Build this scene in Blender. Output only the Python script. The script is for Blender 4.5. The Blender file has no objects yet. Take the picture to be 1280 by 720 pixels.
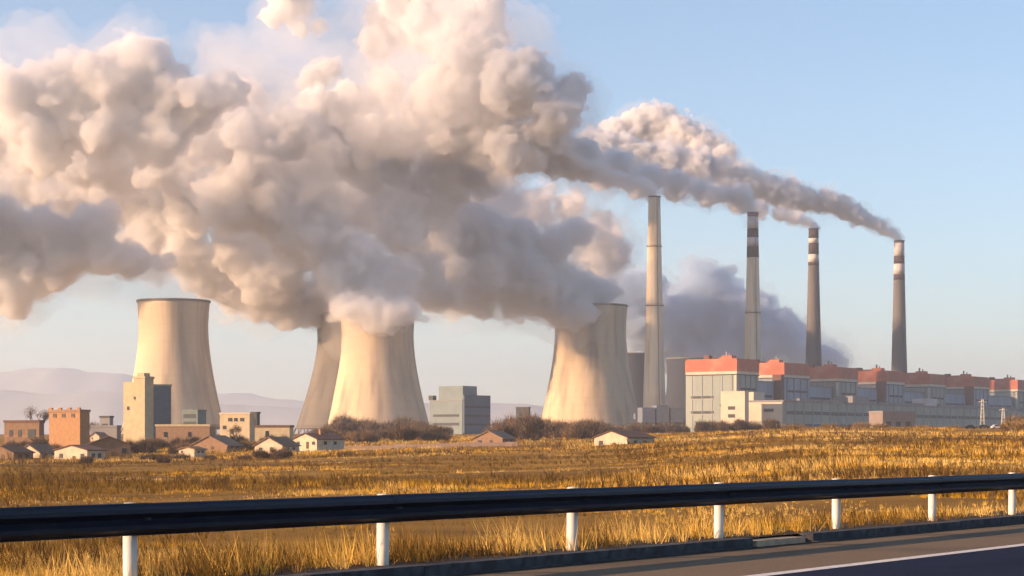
import bpy, bmesh, math, random
import numpy as np
from mathutils import Vector, Matrix, noise as mnoise

# ------------------------------------------------------------------ camera, sky, sun, exposure
scn = bpy.context.scene
COL = scn.collection
FPX, CX, HY = 2550.0, 640.0, 555.0          # focal length and horizon in photograph pixels
EYE = 1.36
cam_d = bpy.data.cameras.new('camera')
cam_d.sensor_width = 36.0
cam_d.lens = FPX / 1280.0 * 36.0
cam_d.shift_y = (HY - 360.0) / 1280.0
cam_d.clip_start = 0.5
cam_d.clip_end = 60000.0
cam = bpy.data.objects.new('camera', cam_d)
cam.location = (0, 0, EYE)
cam.rotation_euler = (math.radians(90), 0, 0)
COL.objects.link(cam)
scn.camera = cam

SUN_PHI = math.radians(18.5)                 # from due left, turned this far towards the camera
SUN_EL = math.radians(17.0)
SUN_VEC = Vector((-math.cos(SUN_PHI) * math.cos(SUN_EL), -math.sin(SUN_PHI) * math.cos(SUN_EL), math.sin(SUN_EL)))
world = bpy.data.worlds.new('World')
scn.world = world
world.use_nodes = True
wn = world.node_tree.nodes
wl = world.node_tree.links
wn.clear()
sky = wn.new('ShaderNodeTexSky')
sky.sky_type = 'NISHITA'
sky.sun_disc = False
sky.sun_elevation = SUN_EL
sky.sun_rotation = math.atan2(SUN_VEC.x, SUN_VEC.y)
sky.altitude = 1000.0
sky.air_density = 1.0
sky.dust_density = 0.8
sky.ozone_density = 2.3
bg = wn.new('ShaderNodeBackground')
bg.inputs['Strength'].default_value = 0.096
wo = wn.new('ShaderNodeOutputWorld')
wl.new(sky.outputs[0], bg.inputs['Color'])
wl.new(bg.outputs[0], wo.inputs['Surface'])

sun_d = bpy.data.lights.new('sun', 'SUN')
sun_d.energy = 5.0
sun_d.angle = math.radians(0.5)
sun_d.color = (1.0, 0.625, 0.375)
sun = bpy.data.objects.new('sun', sun_d)
sun.rotation_euler = SUN_VEC.to_track_quat('Z', 'Y').to_euler()
sun.location = (-300, -200, 300)
COL.objects.link(sun)

scn.view_settings.view_transform = 'Standard'
scn.view_settings.look = 'None'
scn.view_settings.gamma = 1.0
scn.view_settings.use_curve_mapping = False
scn.view_settings.exposure = 1.12
scn.render.engine = 'CYCLES'
cy = scn.cycles
cy.use_denoising = True
cy.max_bounces = 12
cy.diffuse_bounces = 2
cy.glossy_bounces = 2
cy.transmission_bounces = 3
cy.volume_bounces = 7
cy.transparent_max_bounces = 128
cy.adaptive_threshold = 0.03
cy.caustics_reflective = False
cy.caustics_refractive = False

# ------------------------------------------------------------------ helpers
rng = np.random.default_rng(7)
random.seed(7)

def P(px, py, depth):
    """point of the place that lies 'depth' metres ahead, seen at a photograph pixel"""
    return Vector(((px - CX) * depth / FPX, depth, EYE + (HY - py) * depth / FPX))

def tag(o, label=None, cat=None, group=None, kind=None):
    if label: o['label'] = label
    if cat: o['category'] = cat
    if group: o['group'] = group
    if kind: o['kind'] = kind
    return o

def empty(name, loc=(0, 0, 0), rz=0.0):
    o = bpy.data.objects.new(name, None)
    o.location = loc
    o.rotation_euler = (0, 0, rz)
    o.empty_display_size = 1.0
    COL.objects.link(o)
    return o

def link(name, me, mat=None, parent=None, loc=None, rot=None):
    o = bpy.data.objects.new(name, me)
    if mat is not None and not me.materials:
        me.materials.append(mat)
    if parent is not None: o.parent = parent
    if loc is not None: o.location = loc
    if rot is not None: o.rotation_euler = rot
    COL.objects.link(o)
    return o

def mesh_np(name, verts, faces, smooth=False):
    me = bpy.data.meshes.new(name)
    verts = np.asarray(verts, dtype=np.float32)
    faces = np.asarray(faces, dtype=np.int32)
    k = faces.shape[1]
    me.vertices.add(len(verts)); me.vertices.foreach_set('co', verts.ravel())
    me.loops.add(faces.size); me.loops.foreach_set('vertex_index', faces.ravel())
    me.polygons.add(len(faces))
    me.polygons.foreach_set('loop_start', np.arange(len(faces), dtype=np.int32) * k)
    me.polygons.foreach_set('loop_total', np.full(len(faces), k, dtype=np.int32))
    if smooth: me.polygons.foreach_set('use_smooth', np.ones(len(faces), dtype=bool))
    me.update(calc_edges=True)
    return me

class MB:
    """collects shapes of one part"""
    def __init__(self):
        self.v, self.f, self.sm = [], [], []
    def box(self, x0, x1, y0, y1, z0, z1):
        n = len(self.v)
        self.v += [(x0, y0, z0), (x1, y0, z0), (x1, y1, z0), (x0, y1, z0), (x0, y0, z1), (x1, y0, z1), (x1, y1, z1), (x0, y1, z1)]
        for q in ((0, 3, 2, 1), (4, 5, 6, 7), (0, 1, 5, 4), (1, 2, 6, 5), (2, 3, 7, 6), (3, 0, 4, 7)):
            self.f.append(tuple(n + i for i in q)); self.sm.append(False)
        return self
    def poly(self, pts, vec):
        """prism: polygon pts extruded by vec"""
        n = len(self.v); m = len(pts)
        self.v += [tuple(p) for p in pts] + [tuple(Vector(p) + Vector(vec)) for p in pts]
        self.f.append(tuple(n + i for i in range(m))[::-1]); self.sm.append(False)
        self.f.append(tuple(n + m + i for i in range(m))); self.sm.append(False)
        for i in range(m):
            j = (i + 1) % m
            self.f.append((n + i, n + j, n + m + j, n + m + i)); self.sm.append(False)
        return self
    def lathe(self, prof, seg=32, cap=True, cx=0, cy=0, closed=False):
        n = len(self.v)
        for r, z in prof:
            for i in range(seg):
                a = 2 * math.pi * i / seg
                self.v.append((cx + r * math.cos(a), cy + r * math.sin(a), z))
        rows = len(prof)
        for k in range(rows if closed else rows - 1):
            k2 = (k + 1) % rows
            for i in range(seg):
                j = (i + 1) % seg
                self.f.append((n + k * seg + i, n + k * seg + j, n + k2 * seg + j, n + k2 * seg + i)); self.sm.append(True)
        if cap and not closed:
            self.f.append(tuple(n + i for i in range(seg))[::-1]); self.sm.append(False)
            self.f.append(tuple(n + (rows - 1) * seg + i for i in range(seg))); self.sm.append(False)
        return self
    def tube(self, p0, p1, r0, r1=None, seg=8):
        r1 = r0 if r1 is None else r1
        p0, p1 = Vector(p0), Vector(p1)
        d = (p1 - p0).normalized()
        a = d.orthogonal().normalized(); b = d.cross(a)
        n = len(self.v)
        for p, r in ((p0, r0), (p1, r1)):
            for i in range(seg):
                t = 2 * math.pi * i / seg
                self.v.append(tuple(p + a * (r * math.cos(t)) + b * (r * math.sin(t))))
        for i in range(seg):
            j = (i + 1) % seg
            self.f.append((n + i, n + j, n + seg + j, n + seg + i)); self.sm.append(True)
        self.f.append(tuple(n + i for i in range(seg))[::-1]); self.sm.append(False)
        self.f.append(tuple(n + seg + i for i in range(seg))); self.sm.append(False)
        return self
    def mesh(self, name, mat=None):
        me = bpy.data.meshes.new(name)
        me.from_pydata([tuple(v) for v in self.v], [], self.f)
        me.polygons.foreach_set('use_smooth', self.sm)
        me.update()
        if mat: me.materials.append(mat)
        return me
    def build(self, name, mat=None, parent=None, loc=None, rot=None):
        return link(name, self.mesh(name, mat), None, parent, loc, rot)

# ------------------------------------------------------------------ materials
def new_mat(name):
    m = bpy.data.materials.new(name)
    m.use_nodes = True
    m.node_tree.nodes.clear()
    return m, m.node_tree.nodes, m.node_tree.links

def surf(name, c1, c2=None, scale=1.0, stretch=(1, 1, 1), rough=0.85, detail=5.0, lo=0.35, hi=0.65, c3=None, scale3=0.1,
         stretch3=(1, 1, 1), bump=0.0, metallic=0.0, spec=0.3, lo3=0.5, hi3=0.75, coord='Object', bands=None):
    """Principled surface whose colour wanders between c1 and c2 (fine) and c3 (large patches or streaks)"""
    m, N, L = new_mat(name)
    out = N.new('ShaderNodeOutputMaterial'); b = N.new('ShaderNodeBsdfPrincipled')
    b.inputs['Roughness'].default_value = rough
    b.inputs['Metallic'].default_value = metallic
    b.inputs['Specular IOR Level'].default_value = spec
    L.new(b.outputs[0], out.inputs['Surface'])
    tc = N.new('ShaderNodeTexCoord')
    def nz(sc, st, l, h):
        mp = N.new('ShaderNodeMapping'); mp.inputs['Scale'].default_value = st
        L.new(tc.outputs[coord], mp.inputs['Vector'])
        t = N.new('ShaderNodeTexNoise'); t.inputs['Scale'].default_value = sc; t.inputs['Detail'].default_value = detail
        L.new(mp.outputs[0], t.inputs['Vector'])
        r = N.new('ShaderNodeMapRange'); r.inputs['From Min'].default_value = l; r.inputs['From Max'].default_value = h
        L.new(t.outputs['Fac'], r.inputs['Value'])
        return r.outputs[0], t.outputs['Fac']
    def mix(f, a, bb):
        x = N.new('ShaderNodeMix'); x.data_type = 'RGBA'
        L.new(f, x.inputs['Factor'])
        for s, v in (('A', a), ('B', bb)):
            i = [k for k in x.inputs if k.name == s and k.type == 'RGBA'][0]
            if isinstance(v, tuple): i.default_value = v + (1,)
            else: L.new(v, i)
        return [k for k in x.outputs if k.type == 'RGBA'][0]
    col = None
    if c2 is None: c2 = tuple(x * 0.8 for x in c1)
    f, raw = nz(scale, stretch, lo, hi)
    col = mix(f, c1, c2)
    if c3 is not None:
        f3, _ = nz(scale3, stretch3, lo3, hi3)
        col = mix(f3, col, c3)
    if bands is not None:                      # thin joint lines: (axis, spacing in metres, line share, darkening)
        ax, sp, sh, dk = bands
        sx = N.new('ShaderNodeSeparateXYZ'); L.new(tc.outputs[coord], sx.inputs[0])
        m1 = N.new('ShaderNodeMath'); m1.operation = 'MULTIPLY'; m1.inputs[1].default_value = 1.0 / sp; L.new(sx.outputs[ax], m1.inputs[0])
        m2 = N.new('ShaderNodeMath'); m2.operation = 'FRACT'; L.new(m1.outputs[0], m2.inputs[0])
        m3 = N.new('ShaderNodeMath'); m3.operation = 'LESS_THAN'; m3.inputs[1].default_value = sh; L.new(m2.outputs[0], m3.inputs[0])
        m4 = N.new('ShaderNodeMath'); m4.operation = 'MULTIPLY'; m4.inputs[1].default_value = dk; L.new(m3.outputs[0], m4.inputs[0])
        col = mix(m4.outputs[0], col, tuple(x * 0.45 for x in c1))
    L.new(col, b.inputs['Base Color'])
    if bump:
        bn = N.new('ShaderNodeBump'); bn.inputs['Strength'].default_value = 1.0; bn.inputs['Distance'].default_value = bump
        L.new(raw, bn.inputs['Height']); L.new(bn.outputs[0], b.inputs['Normal'])
    return m

def volume_mat(name, color, density, aniso=0.2):
    m, N, L = new_mat(name)
    out = N.new('ShaderNodeOutputMaterial'); v = N.new('ShaderNodeVolumePrincipled')
    v.inputs['Color'].default_value = color + (1,)
    v.inputs['Density'].default_value = density
    v.inputs['Density Attribute'].default_value = ''
    v.inputs['Color Attribute'].default_value = ''
    v.inputs['Temperature Attribute'].default_value = ''
    v.inputs['Anisotropy'].default_value = aniso
    L.new(v.outputs[0], out.inputs['Volume'])
    return m

# ------------------------------------------------------------------ road frame: t runs along the guardrail, d across it to the right
TH = math.radians(34.0)
ST, CT = math.sin(TH), math.cos(TH)
RX0 = -17.03
def RD(t, d, z=0.0):
    return Vector((RX0 + ST * t + CT * d, CT * t - ST * d, z))
ROAD_RZ = math.pi / 2 - TH                    # local +x along the road
PROF_L = ([0, 30, 120, 300, 520, 700, 1000, 1500, 1900, 3000, 6000, 20000], [-3.0, -3.2, -3.4, -3.4, -3.2, -0.6, 2.0, 7.0, 10.5, 13, 15, 15])
PROF_M = ([0, 30, 120, 300, 520, 700, 1000, 1500, 1900, 3000, 6000, 20000], [-3.0, -3.1, -3.0, -2.2, -0.2, 1.5, 4.5, 8.5, 11.0, 13, 15, 15])
PROF_R = ([0, 30, 100, 200, 400, 800, 1200, 1720, 3000, 6000, 20000], [-2.8, -2.8, -2.0, -0.8, 1.3, 7.6, 9.3, 11.0, 13, 15, 15])
def gz(X, Y):
    """ground height (numpy arrays or floats)"""
    X = np.asarray(X, dtype=float); Y = np.asarray(Y, dtype=float)
    Yc = np.maximum(Y, 25.0)
    u = X / Yc
    l = np.interp(Yc, *PROF_L); m = np.interp(Yc, *PROF_M); r = np.interp(Yc, *PROF_R)
    w = np.clip((u + 0.2) / 0.2, 0, 1); w2 = np.clip(u / 0.17, 0, 1)
    w = w * w * (3 - 2 * w); w2 = w2 * w2 * (3 - 2 * w2)
    base = l * (1 - w) + m * w; base = base * (1 - w2) + r * w2
    base = base + 0.18 * np.sin(X * 0.071 + 1.3) * np.sin(Y * 0.053) * np.clip(Yc / 120, 0.2, 2.0) + 0.1 * np.sin(X * 0.31 + Y * 0.22)
    d = CT * (X - RX0) - ST * Y
    emb = -0.10 - np.maximum(0.0, -0.9 - d) / 1.9           # the embankment falls away behind the rail
    k = np.clip((-d - 6.0) / 30.0, 0, 1)
    near = np.maximum(base, emb)
    near = np.where(d > -6.5, np.minimum(near, emb), near)
    out = np.where(d > -0.9, -0.10 - 0.25 * np.clip((d - 0.1) / 0.4, 0, 1), near * (1 - k) + np.where(base > near, base, near) * k)
    return out
def gzf(x, y): return float(gz(x, y))

# ---------------- ground sheet
def spaced(a, b, n, p=3.0):
    s = np.linspace(0, 1, n) ** p
    return a + (b - a) * s
tt = np.concatenate([-spaced(5, 9000, 30)[::-1], np.arange(-4, 140, 2.0), spaced(140, 26000, 110, 2.6)])
dd = np.concatenate([-spaced(30, 24000, 130, 2.8)[::-1], np.arange(-29, -1.5, 1.0), [-1.4, -0.9, -0.4, 0.1, 0.5], np.arange(1, 24, 3.0), spaced(26, 12000, 40)])
T, D = np.meshgrid(tt, dd, indexing='ij')
X = RX0 + ST * T + CT * D; Y = CT * T - ST * D
Z = gz(X, Y)
nT, nD = T.shape
idx = np.arange(nT * nD).reshape(nT, nD)
fc = np.stack([idx[:-1, :-1], idx[1:, :-1], idx[1:, 1:], idx[:-1, 1:]], axis=-1).reshape(-1, 4)[:, ::-1]
M_ground = surf('dry_field', (0.36, 0.21, 0.04), (0.17, 0.095, 0.022), scale=0.09, stretch=(0.35, 1, 1), c3=(0.12, 0.07, 0.02), scale3=0.012,
                stretch3=(0.3, 1.3, 1), lo3=0.52, hi3=0.66, rough=0.95, detail=8, bump=0.25, spec=0.05)
ground = link('ground', mesh_np('ground', np.stack([X, Y, Z], -1).reshape(-1, 3), fc, True), M_ground)
tag(ground, 'dry golden field rolling away from the road to the plant', kind='structure')

# ---------------- road, kerb, markings
def strip(name, d0, d1, z, mat, t0=-60, t1=400, n=1, thick=None):
    mb = MB()
    if thick is None:
        a = [RD(t0, d0, z), RD(t0, d1, z), RD(t1, d1, z), RD(t1, d0, z)]
        me = bpy.data.meshes.new(name); me.from_pydata([tuple(v) for v in a], [], [(0, 1, 2, 3)]); me.update()
        return link(name, me, mat)
    mb.poly([RD(t0, d0, z - thick), RD(t0, d1, z - thick), RD(t1, d1, z - thick), RD(t1, d0, z - thick)], (0, 0, thick))
    return mb.build(name, mat)
M_asphalt = surf('asphalt', (0.010, 0.016, 0.040), (0.017, 0.022, 0.044), scale=30, c3=(0.007, 0.011, 0.028), scale3=0.5, rough=0.95, bump=0.004, spec=0.06)
M_should = surf('shoulder_asphalt', (0.18, 0.132, 0.08), (0.13, 0.098, 0.062), scale=25, c3=(0.085, 0.067, 0.046), scale3=0.3, rough=0.9, bump=0.004, spec=0.15)
M_verge = surf('verge_soil', (0.05, 0.04, 0.03), (0.09, 0.065, 0.04), scale=6, rough=0.95, bump=0.02, spec=0.1)
M_paint = surf('road_paint', (0.62, 0.6, 0.56), (0.36, 0.35, 0.33), scale=9, rough=0.7, lo=0.45, hi=0.75)
M_kerb = surf('kerb_concrete', (0.07, 0.075, 0.085), (0.035, 0.036, 0.04), scale=5, rough=0.9, bump=0.01)
M_conc = surf('pale_concrete', (0.46, 0.36, 0.25), (0.34, 0.27, 0.19), scale=6, rough=0.9, bump=0.01)
RZ_ = -0.13                                     # the carriageway lies a kerb's height below the verge
tag(strip('road', 3.62, 22.0, RZ_, M_asphalt), 'dark asphalt lane beyond the white edge line', kind='structure')
tag(strip('road_shoulder', 0.30, 3.64, RZ_ - 0.004, M_should), 'dusty brown hard shoulder', kind='structure')
tag(strip('edge_line', 3.42, 3.64, RZ_ + 0.004, M_paint), 'white painted edge line', kind='structure')
tag(strip('verge', -1.0, 0.30, -0.012, M_verge), 'strip of dark soil under the guardrail', kind='structure')
GAP0, GAP1 = 35.9, 37.6
kerb = empty('kerb', RD(0, 0.42, 0)); tag(kerb, 'low grey concrete kerb between shoulder and guardrail', kind='structure')
kerb_me = [MB().box(0, 1.98, -0.12, 0.12, -0.3, 0.0).box(0.0, 1.98, -0.20, -0.121, -0.3, -RZ_ * -0.9).mesh('kerb_stone', M_kerb)]
k = -8
for k in range(-8, 120):
    t0 = 0.05 + k * 1.99
    if GAP0 - 1.9 < t0 < GAP1: continue
    s = link('kerb_stone', kerb_me[0], None, kerb)
    s.location = Vector((ST * t0, CT * t0, random.uniform(-0.006, 0.004))); s.rotation_euler = (0, 0, ROAD_RZ + random.uniform(-0.003, 0.003))
gutter = strip('gutter', 0.54, 0.72, RZ_ + 0.002, M_verge); tag(gutter, 'dark strip of gutter along the kerb', kind='structure')  # flat dark strip along the kerb foot, in the verge colour
apron = MB().poly([(0.05, -0.14, -0.3), (GAP1 - GAP0 - 0.05, -0.14, -0.3), (GAP1 - GAP0 - 0.3, 0.5, -0.3), (0.3, 0.5, -0.3)], (0, 0, 0.26))
apron = apron.build('drain_apron', M_conc, None, RD(GAP0, 0.42, 0.0), (0, 0, ROAD_RZ))
tag(apron, 'pale concrete drain outlet in the gap of the kerb', 'drain')

# ---------------- guardrail
M_rail = surf('rail_steel_shaded', (0.010, 0.014, 0.026), (0.017, 0.021, 0.034), scale=2.5, stretch=(1, 1, 6), rough=0.5, metallic=0.2, spec=0.2, c3=(0.03, 0.032, 0.038), scale3=1.2, lo3=0.58, hi3=0.8)  # galvanised rail; its shade is put into the dark base colour
M_post = surf('post_steel', (0.72, 0.70, 0.62), (0.55, 0.53, 0.46), scale=3, stretch=(1, 1, 0.4), rough=0.55, metallic=0.0, c3=(0.34, 0.28, 0.2), scale3=4, lo3=0.6, hi3=0.85)
rail = empty('guardrail', RD(0, 0, 0)); tag(rail, 'steel crash barrier, shade painted into its colour, on pale round posts along the road', 'guardrail')
# W profile (across d, height z), a thin folded sheet
prof = [(0.00, 0.795), (0.018, 0.79), (0.03, 0.765), (0.083, 0.735), (0.086, 0.695), (0.03, 0.66), (0.012, 0.638), (0.03, 0.615), (0.086, 0.58), (0.083, 0.54), (0.03, 0.51), (0.018, 0.487), (0.0, 0.482)]
inner = [(a - 0.008, z) for a, z in prof][::-1]
ring = [(0, a, z - 0.005) for a, z in prof + inner]
def rail_mesh():
    mb = MB(); n = len(ring); L_ = 4.16
    mb.v = [(x, -a, z) for x in (0.0, L_) for (_, a, z) in ring]        # local -y faces the road
    for i in range(n):
        j = (i + 1) % n
        mb.f.append((i, j, n + j, n + i)); mb.sm.append(False)
    for i in range(12):
        mb.f.append((i, i + 1, n * 1 - 2 - i, n * 1 - 1 - i)); mb.sm.append(False)
        mb.f.append((n + i, n + n - 1 - i, n + n - 2 - i, n + i + 1)); mb.sm.append(False)
    return mb.mesh('rail_beam', M_rail)
rail_me = rail_mesh()
post_me = MB().lathe([(0.07, -0.9), (0.07, 0.77)], 20).mesh('post', M_post)
cap_me = MB().lathe([(0.075, 0.755), (0.075, 0.785), (0.055, 0.80), (0.02, 0.803)], 20).mesh('post_cap', M_post)
block_me = MB().box(-0.09, 0.09, -0.16, -0.06, 0.52, 0.76).mesh('spacer_block', M_rail)
bolt_me = MB().tube((0, -0.27, 0.638), (0, -0.15, 0.638), 0.014, None, 6).mesh('bolt', M_kerb)
for n in range(-4, 24):
    t = 4.0 * n + 23.84
    wob = random.uniform(-0.012, 0.012); dz = 0.003 * (n % 2)
    b = link('rail_beam', rail_me, None, rail, (ST * (t - 0.08) + CT * (0.16 + dz), CT * (t - 0.08) - ST * (0.16 + dz), dz), (0.0, 0.0, ROAD_RZ))
    p = link('post', post_me, None, rail, (ST * t, CT * t, wob), (random.uniform(-0.008, 0.008), random.uniform(-0.012, 0.012), ROAD_RZ))
    link('post_cap', cap_me, None, p)
    s = link('spacer_block', block_me, None, rail, (ST * t, CT * t, dz), (0, 0, ROAD_RZ))
    link('bolt', bolt_me, None, s)

# ---------------- far hills
M_hill = surf('hill_rock_hazed', (0.40, 0.42, 0.42), (0.46, 0.47, 0.46), scale=0.0015, rough=1.0, spec=0.0, detail=8)  # pale base colour carries part of the haze fade
def hill(name, pts, Y0, depth, label):
    xs = np.linspace(pts[0][0], pts[-1][0], 140)
    ys = np.interp(xs, [p[0] for p in pts], [p[1] for p in pts])
    V, F = [], []
    rows = 14
    for j in range(rows):
        q = j / (rows - 1)
        prof_ = math.sin(q * math.pi) ** 0.8
        for i, x in enumerate(xs):
            dep = Y0 + depth * (q - 0.5)
            h = (HY - ys[i]) * Y0 / FPX
            nz_ = mnoise.fractal((x * 0.02, q * 3.0, Y0 * 0.001), 0.8, 2.0, 5)
            h = h * prof_ * (0.96 + 0.07 * nz_)
            V.append(((x - CX) * Y0 / FPX * (dep / Y0) ** 0.2, dep, h - 30 * (1 - prof_)))
    n = len(xs)
    for j in range(rows - 1):
        for i in range(n - 1):
            F.append((j * n + i, j * n + i + 1, (j + 1) * n + i + 1, (j + 1) * n + i))
    o = link(name, mesh_np(name, V, F, True), M_hill); tag(o, label, kind='structure')
    return o
hill('hill', [(-700, 540), (-400, 475), (-120, 452), (0, 462), (70, 458), (130, 463), (220, 482), (320, 492), (420, 500), (560, 515), (700, 545)], 13500, 3400, 'long pale hazy ridge at the left horizon')
hill('hill', [(-600, 540), (-250, 500), (-40, 482), (60, 490), (160, 486), (260, 500), (400, 508), (640, 500), (720, 512), (900, 540)], 10000, 2200, 'lower nearer ridge in front of the pale ridge')

# ------------------------------------------------------------------ cooling towers
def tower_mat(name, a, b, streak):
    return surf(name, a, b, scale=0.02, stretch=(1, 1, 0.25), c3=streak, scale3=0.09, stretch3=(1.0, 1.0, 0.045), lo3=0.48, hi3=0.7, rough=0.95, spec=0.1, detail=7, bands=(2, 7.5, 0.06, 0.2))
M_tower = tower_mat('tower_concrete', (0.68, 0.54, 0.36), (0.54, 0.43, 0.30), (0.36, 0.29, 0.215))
M_tower_b = tower_mat('tower_concrete_grey_shade', (0.19, 0.175, 0.15), (0.16, 0.15, 0.13), (0.12, 0.11, 0.1))  # half hidden tower's shade put into the grey; rims and ring beams share it
M_tower_d = tower_mat('tower_concrete_shaded', (0.045, 0.052, 0.065), (0.04, 0.045, 0.055), (0.03, 0.034, 0.04))  # far towers: shade put into a near black concrete
M_dark = surf('dark_steel', (0.06, 0.06, 0.065), (0.09, 0.085, 0.08), scale=0.5, rough=0.8)
def cooling_tower(cx, ytop, depth, r_top, r_waist, r_base, label, mat):
    """radii in photograph pixels at that depth"""
    k = depth / FPX
    x = (cx - CX) * k
    g = gzf(x, depth) - 1.0
    top = EYE + (HY - ytop) * k - g
    z0 = 7.0
    zw = top * 0.80
    def rad(z):
        if z > zw: return k * (r_waist + (r_top - r_waist) * ((z - zw) / (top - zw)) ** 1.6)
        q = (zw - z) / zw
        return k * math.sqrt(r_waist ** 2 + (r_base ** 2 - r_waist ** 2) * q ** 1.75)
    root = empty('cooling_tower', (x, depth, g)); tag(root, label, 'cooling tower', 'hyperboloid cooling towers of the plant')
    zs = np.linspace(z0, top, 26)
    outer = [(rad(z), z) for z in zs]
    innr = [(rad(z) - 0.9, z) for z in zs][::-1]
    MB().lathe(outer + innr, 72, closed=True).build('shell', mat, root)
    rr = rad(top)
    MB().lathe([(rr - 1.2, top - 1.6), (rr + 0.7, top - 1.6), (rr + 0.7, top + 0.25), (rr - 1.2, top + 0.25)], 72, closed=True).build('rim', M_tower_b, root)
    rb = rad(z0); re = rb + 3.0
    MB().lathe([(rb + 1.0, z0 - 0.9), (rb + 1.0, z0 + 0.8), (rb - 1.6, z0 + 0.8), (rb - 1.6, z0 - 0.9)], 72, closed=True).build('ring_beam', M_tower_b, root)
    MB().lathe([(re + 2.0, -0.5), (re + 2.0, 1.3), (re + 1.4, 1.3), (re + 1.4, -0.5)], 48, closed=True).build('basin_wall', mat, root)
    leg = MB().tube((re, 0, 0), (rb * math.cos(0.065), rb * math.sin(0.065), z0), 0.55, 0.5, 6).mesh('support_column', mat)
    leg2 = MB().tube((re, 0, 0), (rb * math.cos(-0.065), rb * math.sin(-0.065), z0), 0.55, 0.5, 6).mesh('support_column', mat)
    for i in range(24):
        link('support_column', leg if i % 2 else leg2, None, root, None, (0, 0, 2 * math.pi * (i // 2) / 12 - math.pi / 2))
    return root, Vector((x, depth, g + top)), rr
TW = [
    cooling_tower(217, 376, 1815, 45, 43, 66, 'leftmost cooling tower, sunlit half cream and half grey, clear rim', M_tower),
    cooling_tower(441, 392, 2060, 45, 44, 74, 'cooling tower with its shade painted grey, half hidden behind the broad cream one', M_tower_b),
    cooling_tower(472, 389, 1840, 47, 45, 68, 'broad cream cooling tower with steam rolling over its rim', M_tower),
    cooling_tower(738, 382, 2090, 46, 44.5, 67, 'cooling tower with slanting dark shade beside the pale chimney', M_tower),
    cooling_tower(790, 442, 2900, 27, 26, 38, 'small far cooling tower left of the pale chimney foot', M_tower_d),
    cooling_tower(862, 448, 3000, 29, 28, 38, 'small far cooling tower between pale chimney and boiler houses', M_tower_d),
]

# ------------------------------------------------------------------ chimneys
M_stack = surf('chimney_concrete', (0.72, 0.62, 0.46), (0.64, 0.54, 0.4), scale=0.03, stretch=(1, 1, 0.3), c3=(0.4, 0.34, 0.26), scale3=0.2, stretch3=(1, 1, 0.05), rough=0.9, spec=0.1)
M_stack_shade = surf('chimney_concrete_shaded', (0.15, 0.14, 0.13), (0.12, 0.115, 0.11), scale=0.03, stretch=(1, 1, 0.3), c3=(0.10, 0.095, 0.09), scale3=0.2, stretch3=(1, 1, 0.05), rough=0.9, spec=0.1)  # plume shadow on the two right chimneys, put into darker concrete
M_red = surf('stripe_red', (0.22, 0.05, 0.035), (0.17, 0.045, 0.035), scale=0.2, rough=0.8)
M_soot = surf('stripe_soot', (0.05, 0.04, 0.038), (0.075, 0.055, 0.05), scale=0.2, rough=0.9)
M_white = surf('stripe_white', (0.58, 0.53, 0.5), (0.45, 0.42, 0.4), scale=0.2, rough=0.8)
def chimney(cx, ytop, depth, w_top, w_base, yb, stripes, rings, label, mat):
    k = depth / FPX
    x = (cx - CX) * k; g = gzf(x, depth) - 0.6
    top = EYE + (HY - ytop) * k - g
    zb = EYE + (HY - yb) * k - g
    def rad(z):
        q = max(0.0, (top - z) / (top - zb))
        return 0.5 * k * (w_top + (w_base - w_top) * q ** 1.25)
    root = empty('chimney', (x, depth, g)); tag(root, label, 'chimney', 'tall flue gas chimneys of the plant')
    zof = lambda y: EYE + (HY - y) * k - g
    cuts = [0.0] + [top * i / 10 for i in range(1, 10)] + [top]
    rt = rad(top)
    sh = MB().lathe([(rad(z), z) for z in cuts] + [(rt - 0.6, top), (rt - 0.6, top - 12), (0.01, top - 12)], 40, cap=False).build('shaft', mat, root)
    for (y0, y1, m) in stripes:
        z0, z1 = zof(y1), zof(y0)
        MB().lathe([(rad(z0) - 0.05, z0), (rad(z0) + 0.06, z0), (rad(z1) + 0.06, z1), (rad(z1) - 0.05, z1)], 40, closed=True).build('stripe', m, root)
    for y in rings:
        z = zof(y); r = rad(z)
        pl = MB().lathe([(r - 0.1, z - 0.5), (r + 1.0, z - 0.3), (r + 1.0, z + 0.05), (r - 0.1, z + 0.05)], 40, closed=True).build('gallery', M_dark, root)
        MB().lathe([(r + 0.95, z + 1.0), (r + 1.05, z + 1.0), (r + 1.05, z + 1.15), (r + 0.95, z + 1.15)], 40, closed=True).build('handrail', M_dark, pl)
    MB().lathe([(rt - 0.3, top - 0.8), (rt + 0.35, top - 0.8), (rt + 0.35, top + 0.4), (rt - 0.3, top + 0.4)], 40, closed=True).build('cap_ring', M_soot, root)
    a = math.radians(-70)
    ld = MB()
    for i in range(10):
        z0, z1 = top * i / 10, top * (i + 1) / 10
        ld.tube((math.cos(a) * (rad(z0) + 0.3), math.sin(a) * (rad(z0) + 0.3), z0), (math.cos(a) * (rad(z1) + 0.3), math.sin(a) * (rad(z1) + 0.3), z1), 0.25, None, 4)
    ld.build('ladder', M_dark, root)
    return Vector((x, depth, g + top)), rt
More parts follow.
